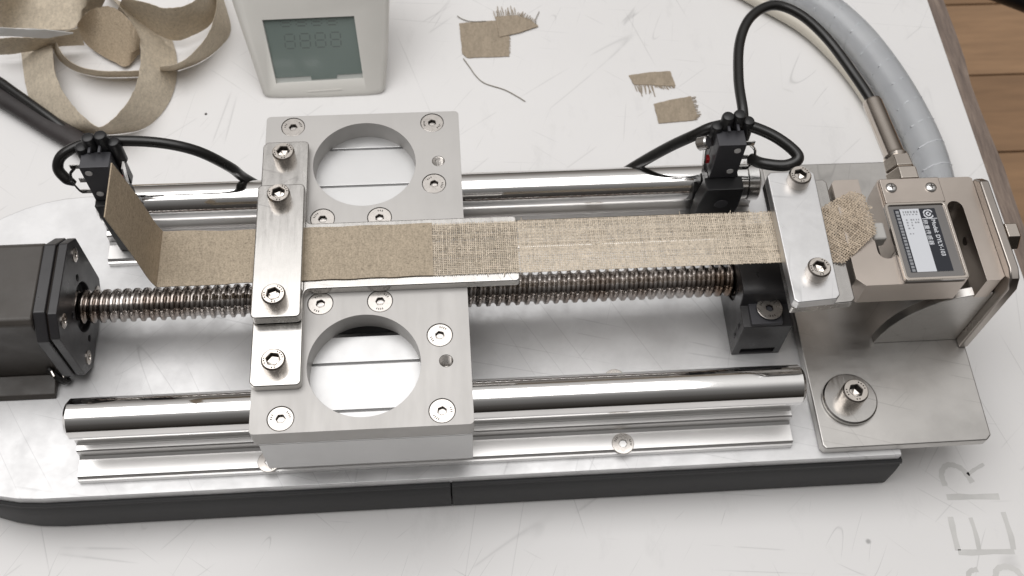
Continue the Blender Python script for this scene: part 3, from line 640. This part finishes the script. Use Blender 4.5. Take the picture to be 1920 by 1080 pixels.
# ================================================================== LIMIT SWITCHES
def limit_switch(xc, side, label, cov=None):
    """side +1: terminals to the right. Block clamped by the rod, switch upright on it, clip with cable on top"""
    t = thing('limit_switch', label, 'limit switch', (xc, 50, -58), 'limit switches beside the rear rail')
    pf_ = [(-11.5, -56.5), (7.5, -56.5), (11, -30), (11, -14), (-9, -14), (-11.5, -30)] if side > 0 else [(-6, -56.5), (9, -56.5), (9, -14), (-7.5, -14)]
    bm = B(); prism(bm, [(xc+a_, b_) for a_, b_ in pf_], 'y', 42 if side > 0 else 46, 50.5); br = obj('switch_bracket', bm, M['black'], t, bevel=.6)
    bm = B(); box(bm, xc-7.3, xc+9, 50.5, 62, -24, -13.5); obj('rod_saddle', bm, M['black'], t, bevel=.5)
    bm = B(); lathe(bm, (xc+1, 42.0 if side > 0 else 46.0, -27), (0, -1, 0), [(0, 3.6), (.25, 3.4)], 24); obj('bracket_plug', bm, M['switch'], t)
    bm = B(); prism(bm, [(xc-7, -13.4), (xc+7.5, -13.4), (xc+7.5, 14.5), (xc-7, 14.5)], 'y', 49.5, 59); sb = obj('switch_body', bm, M['switch'], t)
    cb = B(); cyl(cb, (xc+3.6*side, 40, 9.5), (xc+3.6*side, 70, 9.5), 1.9, 20); cyl(cb, (xc+3.2*side, 40, -8), (xc+3.2*side, 70, -8), 1.9, 20); cut(sb, cb); bevel(sb, .5)
    for dx, dz in ((3.6, 9.5), (3.2, -8)):
        bm = B(); lathe(bm, (xc+dx*side, 49.4, dz), (0, 1, 0), [(0, 1.75), (.6, 1.75)], 20); obj('switch_screw', bm, M['rivet'], t)
    bm = B(); box(bm, *sorted((xc-8*side, xc-10.2*side)), 52.5, 56, -4.5, -1.0); obj('plunger', bm, M['red'], t, bevel=.5)
    bm = B(); prism(bm, [(xc-8.2*side, -12), (xc-10.5*side, -9), (xc-12.6*side, 9), (xc-11.8*side, 9.3), (xc-9.8*side, -8.8), (xc-8.2*side, -10.6)], 'y', 52, 56.6); obj('lever', bm, M['zinc'], t)
    if side > 0:
        bm = B(); cyl(bm, (xc-15.5, 56, 8), (xc-11.2, 54, 12), 3.6, 24, ch=.8); obj('lever_roller', bm, M['zinc'], t)
    for z_, L_ in ((10, 5.2), (-1.5, 4.0), (-11, 6)):
        bm = B(); box(bm, *sorted((xc+8*side, xc+(8+L_)*side)), 53.5, 54.1, z_-1.6, z_+1.6); obj('terminal', bm, M['pins'], t, bevel=.1, seg=1)
    bm = B(); tube(bm, [(xc+11*side, 53, 9.5), (xc+13.5*side, 52, 7), (xc+14.5*side, 52, 3), (xc+16*side, 52, 0)], .75, 5, 8); obj('wire', bm, M['pins'] if side > 0 else M['cable'], t)
    bm = B(); tube(bm, [(xc+11*side, 53, -10.5), (xc+13*side, 52, -9), (xc+14*side, 51.5, -4), (xc+14.5*side, 51, 2)], .5, 5, 8); obj('wire', bm, M['cable'], t)
    # ribbed black clip that holds the cable
    bm = B()
    for dx, dy, z1 in ((-6.5, 60.5, 17.5), (-1.8, 61.5, 23.5), (4.2, 62.2, 24), (9.4, 61.5, 19.5)):
        lathe(bm, (xc+dx, dy, 4), (0, 0, 1), [(0, 3.3), (z1-5.5, 3.3), (z1-4.4, 2.9), (z1-4.0, 2.0)], 18)
    box(bm, xc-7, xc+10.5, 59, 64, -13, 12)
    obj('cable_clip', bm, M['black'], t, bevel=.3)
    bm = B(); box(bm, xc-2.2, xc-.8, 55, 67, 17.5, 19.3); box(bm, xc+2.6, xc+4, 55, 67, 17.5, 19.3); obj('clip_strap', bm, M['switch'], t, bevel=.3)
    return t
limit_switch(187.5, 1, 'black limit switch with silver roller, on the rear rail beside the end clamp')
limit_switch(-130.0, -1, 'black limit switch with bare terminals, behind the folded-up end of the linen strip')
bm = B(); cyl(bm, (206, 62, -35), (212.8, 62, -35), 10.8, 40, ch=.6); obj('rod_collar', bm, M['zinc'], bpy.data.objects['test_stand'])

def single(name, bm, mat, label, cat, org, group=None, **k):
    return obj(name, bm, mat, None, label=label, cat=cat, org=org, group=group, **k)
CR = [(126, 70.5, -52), (145.7, 70.9, -30), (159.9, 67.5, -10), (170.7, 63.5, 5), (180.2, 62.7, 13), (193.6, 62.3, 15), (207, 57, 14), (217.3, 49.3, 12), (221.2, 43.2, 10), (214.5, 40.5, 8), (204.2, 44.5, 5), (200.2, 50.5, 1)]
bm = B(); tube(bm, CR, 3.0, 8, 14); single('switch_cable', bm, M['cable'], 'black cable looping behind the right limit switch and under the rear rod', 'cable', (180, 60, 0))
bm = B(); tube(bm, [(276.0, 70, -2.5), (274.4, 86, -2.3), (266.1, 104.6, 2), (254.9, 126.9, 6), (241.7, 141.3, 10), (227.2, 146.7, 12), (212.4, 136.6, 14), (203, 118.3, 14), (198, 92.4, 14), (196.8, 70, 13), (196.5, 64, 4), (196, 63, -8)], 2.75, 9, 14)
single('load_cell_cable', bm, M['cable'], 'thin black cable arching from the load cell gland to the right limit switch', 'cable', (240, 110, 0))
bm = B(); tube(bm, [(-48, 74, -55), (-65, 71.6, -30), (-69.9, 66.5, -12), (-82.9, 64.6, 5), (-99.9, 65.2, 12), (-120.3, 65.4, 14.5), (-136.2, 65.4, 13), (-147.5, 61.4, 10), (-151.0, 57.3, 5), (-148.5, 54.2, .5), (-144.5, 52.8, -3)], 3.2, 8, 14, rf=lambda t: 2.75 if t < .93 else 2.75 - (t-.93)*18)
single('switch_cable', bm, M['cable'], 'black cable bowing from the left limit switch down behind the carriage', 'cable', (-100, 65, 0))

# ================================================================== SPIRAL HOSE
hs = thing('spiral_hose', 'cloudy translucent spiral hose curving over the table behind the load cell', 'hose', (330, 170, -99))
HP = [(180, 330, -87), (240, 290, -87), (272, 266, -87), (299, 243, -87), (317, 217, -87), (328.5, 189, -87), (337, 157, -87), (342, 125, -87), (342.5, 98, -87), (339, 70, -87), (334, 40, -87)]
bm = B(); tube(bm, HP, 11.4, 8, 28); obj('hose_wall', bm, M['hose'], hs)
C_ = cr(HP, 40); bm = B(); cum = 0; pts = []
for i in range(1, len(C_)):
    cum += (C_[i]-C_[i-1]).length; d = (C_[i]-C_[i-1]).normalized(); u = d.cross(Vector((0, 0, 1))).normalized(); v_ = d.cross(u); a = cum/17*2*math.pi
    pts.append(C_[i] + (u*math.cos(a)+v_*math.sin(a))*11.45)
u = None; rs = []
for i in range(0, len(pts)-1, 2):
    d = (pts[min(i+2, len(pts)-1)]-pts[i]).normalized(); e1 = d.cross(Vector((.1, .2, 1))).normalized(); e2 = d.cross(e1)
    rs.append([pts[i] + (e1*math.cos(j*math.pi/2.5)+e2*math.sin(j*math.pi/2.5))*.42 for j in range(5)])
rings(bm, rs); obj('hose_coil', bm, M['hose_rib'], hs)
IN = [(175, 312, -93), (236, 274, -93), (262, 252, -93), (287, 229, -93), (303, 204, -93), (314, 178, -93), (322, 148, -93), (327, 118, -93), (328, 92, -93), (325, 65, -93)]
bm = B(); tube(bm, IN, 4.2, 8, 16); single('air_tube', bm, M['hose_seam'], 'thin yellowed tube lying along the inside of the cloudy hose', 'tube', (310, 170, -99))

# ================================================================== DISPLAY UNIT
dv = thing('display_unit', 'light grey display unit with a blank green LCD, standing behind the carriage', 'display', (-33, 190, -99))
V_ = Vector((0, .7, 1)).normalized(); N_ = Vector((0, -1, .7)).normalized(); O_ = Vector((0, 183.5, -99))
def F(u_, s_, n_=0): return O_ + Vector((u_, 0, 0)) + V_*s_ + N_*n_
def fpr(poly, n0, n1, bm=None):
    bm = bm or B(); A = [bm.verts.new(F(a, b_, n0)) for a, b_ in poly]; C2 = [bm.verts.new(F(a, b_, n1)) for a, b_ in poly]; k = len(poly)
    bm.faces.new(A[::-1]); bm.faces.new(C2)
    for i in range(k): bm.faces.new([A[i], A[(i+1) % k], C2[(i+1) % k], C2[i]])
    return bm
out = [(-71.0, 1.0), (-60, 0), (-33, -.6), (-6, .2), (3.6, 1.4), (5.6, 5), (8.4, 30), (11.2, 62), (12.5, 95), (9, 104), (-30, 107), (-86, 104), (-92, 96), (-85.5, 62), (-78.5, 30), (-73, 4)]
hb = obj('housing', fpr(out, -30, 0), M['device'], dv, angle=45, bevel=5.5, seg=5)
cut(hb, fpr([(-68.0, 51.2), (-10.9, 52.1), (-7.9, 12.2), (-63.4, 10.6)], -2.6, 3)); hb.modifiers.clear()
inn = [(-61.5, 7.0), (-7, 8.6)]
bm = fpr([(-68.0, 51.2), (-10.9, 52.1), (-7.9, 12.2), (-63.4, 10.6)], -2.6, -2.3); obj('lcd_holder', bm, M['device_in'], dv)
bm = fpr([(-67.6, 51.0), (-11.1, 51.9), (-8.3, 15.4), (-24.5, 14.9), (-24.9, 12.6), (-41, 12.2), (-41.3, 14.6), (-63.6, 14.0)], -2.28, -1.9); obj('lcd_glass', bm, M['lcd'], dv)
def seg8(u0, s0, w, h, bm):
    t = .75
    for a0, a1, b0, b1 in ((u0+t, u0+w-t, s0-t/2, s0+t/2), (u0+t, u0+w-t, s0+h/2-t/2, s0+h/2+t/2), (u0+t, u0+w-t, s0+h-t/2, s0+h+t/2), (u0-t/2, u0+t/2, s0+t, s0+h/2-t), (u0+w-t/2, u0+w+t/2, s0+t, s0+h/2-t), (u0-t/2, u0+t/2, s0+h/2+t, s0+h-t), (u0+w-t/2, u0+w+t/2, s0+h/2+t, s0+h-t)):
        bm.faces.new([bm.verts.new(F(a, b_, -1.86)) for a, b_ in ((a0, b0), (a1, b0), (a1, b1), (a0, b1))])
bm = B()
for i in range(4): seg8(-55.5 + i*9.6, 32.5 + i*.15, 6.2, 9.0, bm)
for i in range(4): seg8(-57 + i*9.6, 46.4 + i*.12, 6.2, 4.6, bm)
obj('lcd_digits', bm, M['seg'], dv)
bm = fpr([(-44, 4.4), (-22, 5.2), (-22, 6.2), (-44, 5.4)], -.2, .25); obj('housing_ridge', bm, M['device'], dv, bevel=.2)

# ================================================================== LINEN RIBBONS, SCRAPS, THREADS
RIB = {
'A': [((-234.9,241.9,-98.0),(-209.2,232.3,-88.8)),((-230.1,224.1,-98.0),(-205.4,214.7,-86.0)),((-224.9,203.6,-98.0),(-200.3,196.5,-84.3)),((-217.4,184.4,-98.0),(-192.4,180.2,-83.8)),((-204.5,170.6,-98.0),(-180.8,164.3,-82.5)),((-188.6,162.3,-98.0),(-170.0,151.9,-78.5)),((-173.5,159.6,-98.0),(-163.9,146.1,-74.0)),((-155.5,160.5,-98.0),(-158.1,148.1,-71.8)),((-143.5,165.5,-98.0),(-153.2,155.9,-72.5)),((-134.2,179.3,-98.0),(-148.3,169.8,-74.5)),((-129.8,197.6,-98.0),(-146.5,186.8,-77.0)),((-130.6,219.3,-98.0),(-147.2,205.7,-78.5)),((-137.0,241.0,-98.0),(-150.3,222.2,-80.3)),((-147.5,255.7,-98.0),(-155.2,234.1,-80.0)),((-165.3,268.1,-98.0),(-164.5,247.2,-77.8)),((-182.5,278.5,-98.0),(-177.3,262.7,-74.3))] ,
'B': [((-196.8,243.3,-96.0),(-188.1,230.6,-74.0)),((-188.5,232.2,-96.0),(-182.2,235.7,-70.0)),((-178.9,223.6,-96.0),(-177.2,245.2,-75.3)),((-169.6,217.2,-96.0),(-166.8,241.9,-72.3)),((-161.7,213.3,-96.0),(-156.2,234.3,-77.3)),((-154.3,224.4,-96.0),(-147.0,214.5,-72.0))] ,
'C': [((-245.6,240.4,-85.0),(-234.7,239.3,-56.0)),((-238.7,239.2,-85.0),(-228.9,243.7,-56.0)),((-221.6,238.1,-85.0),(-223.7,268.2,-78.0)),((-206.1,236.1,-85.0),(-207.4,265.8,-76.3)),((-194.4,237.5,-85.0),(-195.7,267.3,-76.8)),((-188.9,247.6,-85.0),(-176.9,247.0,-56.5)),((-179.5,254.9,-85.0),(-164.5,250.7,-58.2))] ,
'D': [((-170.7,256.6,-90.0),(-159.4,244.6,-66.3)),((-151.8,241.6,-90.0),(-142.6,236.1,-63.0)),((-131.7,229.2,-90.0),(-132.2,229.7,-61.0)),((-119.9,232.9,-90.0),(-123.3,229.6,-61.3)),((-109.5,241.0,-90.0),(-116.6,233.6,-62.8)),((-105.8,254.2,-90.0),(-110.9,241.1,-64.5)),((-105.9,271.2,-90.0),(-109.8,253.5,-67.5))] ,
'E': [((-140.2,207.9,-98.0),(-134.2,195.9,-78.0)),((-128.5,210.6,-98.0),(-123.2,198.5,-78.0)),((-114.3,217.8,-98.0),(-115.7,205.1,-77.8)),((-102.7,230.3,-98.0),(-107.3,219.0,-77.5)),((-97.3,244.3,-98.0),(-103.6,233.5,-77.5)),((-102.2,266.7,-98.0),(-103.2,251.2,-79.8)),((-107.7,284.3,-98.0),(-106.5,268.5,-80.0))] ,
'F': [((-212.4,233.6,-98.0),(-203.4,223.4,-83.3)),((-206.0,222.3,-98.0),(-197.2,212.3,-83.3)),((-195.2,212.8,-98.0),(-187.1,202.8,-82.5)),((-179.2,207.2,-98.0),(-173.2,197.4,-81.5)),((-163.8,206.1,-98.0),(-158.3,196.4,-81.5)),((-153.0,206.1,-98.0),(-147.7,196.4,-81.5))] ,
'G': [((-245.3,223.0,-92.0),(-238.8,220.9,-75.3)),((-235.2,223.0,-92.0),(-229.0,221.5,-75.3)),((-228.7,224.1,-92.0),(-222.3,221.2,-75.3)),((-215.5,226.4,-92.0),(-209.3,221.2,-75.8)),((-203.6,228.7,-92.0),(-199.6,224.0,-75.3)),((-189.3,229.1,-92.0),(-187.7,227.1,-74.3))] ,
'P': [((-236.4,218.2,-70.0),(-232.7,216.5,-60.8)),((-226.5,217.8,-70.0),(-222.9,215.7,-60.8)),((-216.5,216.6,-70.0),(-213.0,214.4,-60.8)),((-204.9,215.2,-70.0),(-201.5,213.6,-60.8)),((-196.9,216.7,-70.0),(-193.6,212.6,-61.5)),((-188.2,218.2,-70.0),(-185.1,212.2,-62.8))] ,
}
def ribbon(key, label, mat=None, group='cut linen ribbons heaped at the top left', name='linen_ribbon', cat='ribbon', thick=.28, wav=.6, k=6):
    prs = RIB[key]; lo = cr([p[0] for p in prs], k); hi = cr([p[1] for p in prs], k); bm = B(); rs = []
    for i, (a, b_) in enumerate(zip(lo, hi)):
        d = (lo[min(i+1, len(lo)-1)] - lo[max(i-1, 0)]); nn = d.cross(b_-a).normalized()*thick; w_ = b_-a
        a = a - w_.normalized()*random.uniform(0, .25); b_ = b_ + w_.normalized()*random.uniform(-.3, .35); q = nn.normalized()*wav*math.sin(i*.55)
        mid = [a + (b_-a)*t + q*math.sin(t*math.pi) for t in (0, .33, .67, 1)]
        rs.append(mid + [p + nn for p in mid[::-1]])
    mz = min(v_.z for r in rs for v_ in r)
    if mz < -98.95:
        rs = [[Vector((v_.x, v_.y, max(v_.z, -98.9))) for v_ in r] for r in rs]
    rings(bm, rs); m_ = lo[len(lo)//2]
    return single(name, bm, mat or M['ribbon'], label, cat, (m_.x, m_.y, -98.5), group, angle=50)
ribbon('A', 'heart-shaped coil of linen ribbon nearest the left limit switch')
ribbon('B', 'linen ribbon loop, back side with inner shade coloured brown, inside the top of the heart-shaped coil', M['linen_flap'])  # darker back-side cloth; its brown also stands in for shade inside the loop
ribbon('C', 'broad pale linen ribbon bending off the top left corner')
ribbon('D', 'wide linen ribbon loop crossing between the heart-shaped coil and the display unit')
ribbon('E', 'outermost linen ribbon curving down beside the display unit')
ribbon('F', 'narrow linen ribbon edge bridging the bottom of the heap inside the coil')
ribbon('G', 'short dark linen ribbon running off the left edge, below the white paper sliver')
ribbon('P', 'thin white paper sliver lying over the linen ribbons at the left edge', M['paper'], None, 'paper_sliver', 'paper')
def scrap(name, pts, fr, label, z=-98.7, thick=.4, lift=0):
    """small cut cloth; fr = list of (edge start, edge end, direction, length) fringes"""
    t = thing(name, label, 'fabric scrap', (sum(p[0] for p in pts)/len(pts), sum(p[1] for p in pts)/len(pts), -99), 'linen offcuts on the table')
    bm = B(); pp = []
    for i, p in enumerate(pts):
        q = pts[(i+1) % len(pts)]; n_ = max(2, int((Vector(q)-Vector(p)).length/1.6))
        for j in range(n_): pp.append((p[0]+(q[0]-p[0])*j/n_ + (random.uniform(-.18, .18) if j else 0), p[1]+(q[1]-p[1])*j/n_ + (random.uniform(-.18, .18) if j else 0)))
    prism(bm, pp, 'z', z, z+thick); obj('cloth', bm, M['scrap'], t, angle=50)
    if fr:
        bm = B()
        for a, b_, d, L_, nn in fr:
            for i in range(nn):
                s_ = Vector(a) + (Vector(b_)-Vector(a))*(i+random.uniform(-.2, .2)+.5)/nn; dd = Vector(d) + Vector((random.uniform(-.18, .18), random.uniform(-.18, .18))); l_ = L_*random.uniform(.55, 1.1)
                p0 = Vector((s_.x, s_.y, z+.25)); p2 = Vector((s_.x+dd.x*l_, s_.y+dd.y*l_, z+.2)); tube(bm, [p0, (p0+p2)/2 + Vector((random.uniform(-.25, .25), random.uniform(-.2, .2), .15)), p2], .26, 2, 5)
        obj('fringe', bm, M['scrap'], t, kind='stuff')
scrap('linen_scrap', [(55.8, 245), (72, 246.3), (89.9, 246.2), (87.8, 214.3), (60, 214.0), (56.6, 218)], [((89.8, 245), (88, 216), (1, 0), .8, 14)], 'square linen offcut behind the carriage, under the fringed offcut')
scrap('fringed_linen_scrap', [(80.5, 249.5), (95, 250.3), (104, 246), (109.2, 239.8), (96, 234.5), (82.2, 231)], [((80.0, 248.5), (95, 249.8), (-.08, 1), 9.5, 13), ((95, 249.8), (106, 243), (.35, .8), 5.5, 16)], 'fringed pointed linen offcut resting on the square offcut', z=-98.1)
scrap('fringed_linen_scrap', [(165.6, 194.6), (180, 196.8), (193.7, 197.2), (195.5, 184.5), (190, 184.6), (180, 186), (168, 187)], [((168, 187), (181, 186), (.06, -1), 8.5, 11), ((181, 186), (195, 185), (.35, -.8), 4.5, 14)], 'small linen offcut fringed along its lower side, above the plain small offcut')
scrap('linen_scrap', [(179.1, 170), (192, 173.2), (204.5, 175.4), (206.5, 158.4), (203, 155.5), (180.2, 154.0)], [((204.5, 175), (206, 158), (1, .15), 2.6, 12), ((203, 156), (206, 160), (.8, -.4), 2.4, 6)], 'small plain linen offcut nearest the right limit switch')
def thread(pts, r, label, mat='thread'): 
    bm = B(); tube(bm, pts, r, 8, 6); single('loose_thread', bm, M[mat], label, 'thread', (pts[0][0], pts[0][1], -98.7), 'loose threads on the table')
thread([(57.2, 213.5, -98.4), (61, 206, -98.5), (65, 197.9, -98.5), (70.7, 191.5, -98.5), (82.5, 186, -98.5), (90, 180.5, -98.5), (95.7, 175.5, -98.5)], .34, 'long grey thread trailing down from the square offcut')
thread([(54.6, 251.5, -98.3), (59, 248, -98.3), (65, 245.8, -98.1), (74, 245.8, -98.0)], .3, 'short thread curling over the upper edge of the square offcut')
thread([(107.6, 241.5, -97.5), (107.8, 246, -97.8), (110.8, 253.5, -98.3)], .28, 'tiny thread standing off the tip of the fringed pointed offcut')

# ================================================================== BLACK SLEEVE (left) AND BLACK BAR (top right)
bm = B(); tube(bm, [(-262, 207, -93), (-244.1, 194.5, -93), (-225.6, 181.2, -93), (-203.5, 164.6, -93), (-184, 150.5, -93), (-170, 138, -93)], 7.0, 8, 18, flat=5.2)
single('cable_sleeve', bm, M['strap'], 'flat worn black cable sleeve coming in from the left edge', 'cable', (-215, 173, -99))
bm = B(); tube(bm, [(-262, 213, -90), (-240, 199, -88), (-226, 187.5, -88), (-205, 170, -89), (-188, 156, -92)], 3.0, 8, 12); single('power_cable', bm, M['cable'], 'thinner black cable lying along the top of the worn sleeve', 'cable', (-215, 180, -99))
bm = B(); tube(bm, [(430, 560, -300), (590, 466, -300), (640, 431, -300), (760, 340, -300)], 17, 6, 20); single('chair_arm', bm, M['black'], 'out-of-focus black bar cutting across the top right corner', 'bar', (600, 460, -300))
for x_, y_, r, lb_ in ((-108.5, 173.9, .9, 'dark crumb on the table left of the display unit'), (350.5, 121.5, .8, 'dark crumb beside the hose near the upright')):
    bm = B(); lathe(bm, (x_, y_, -99), (0, 0, 1), [(0, r), (.4, r*.8), (.6, r*.3)], 7); single('crumb', bm, M['dark'], lb_ , 'crumb', (x_, y_, -99), 'dark crumbs on the table')
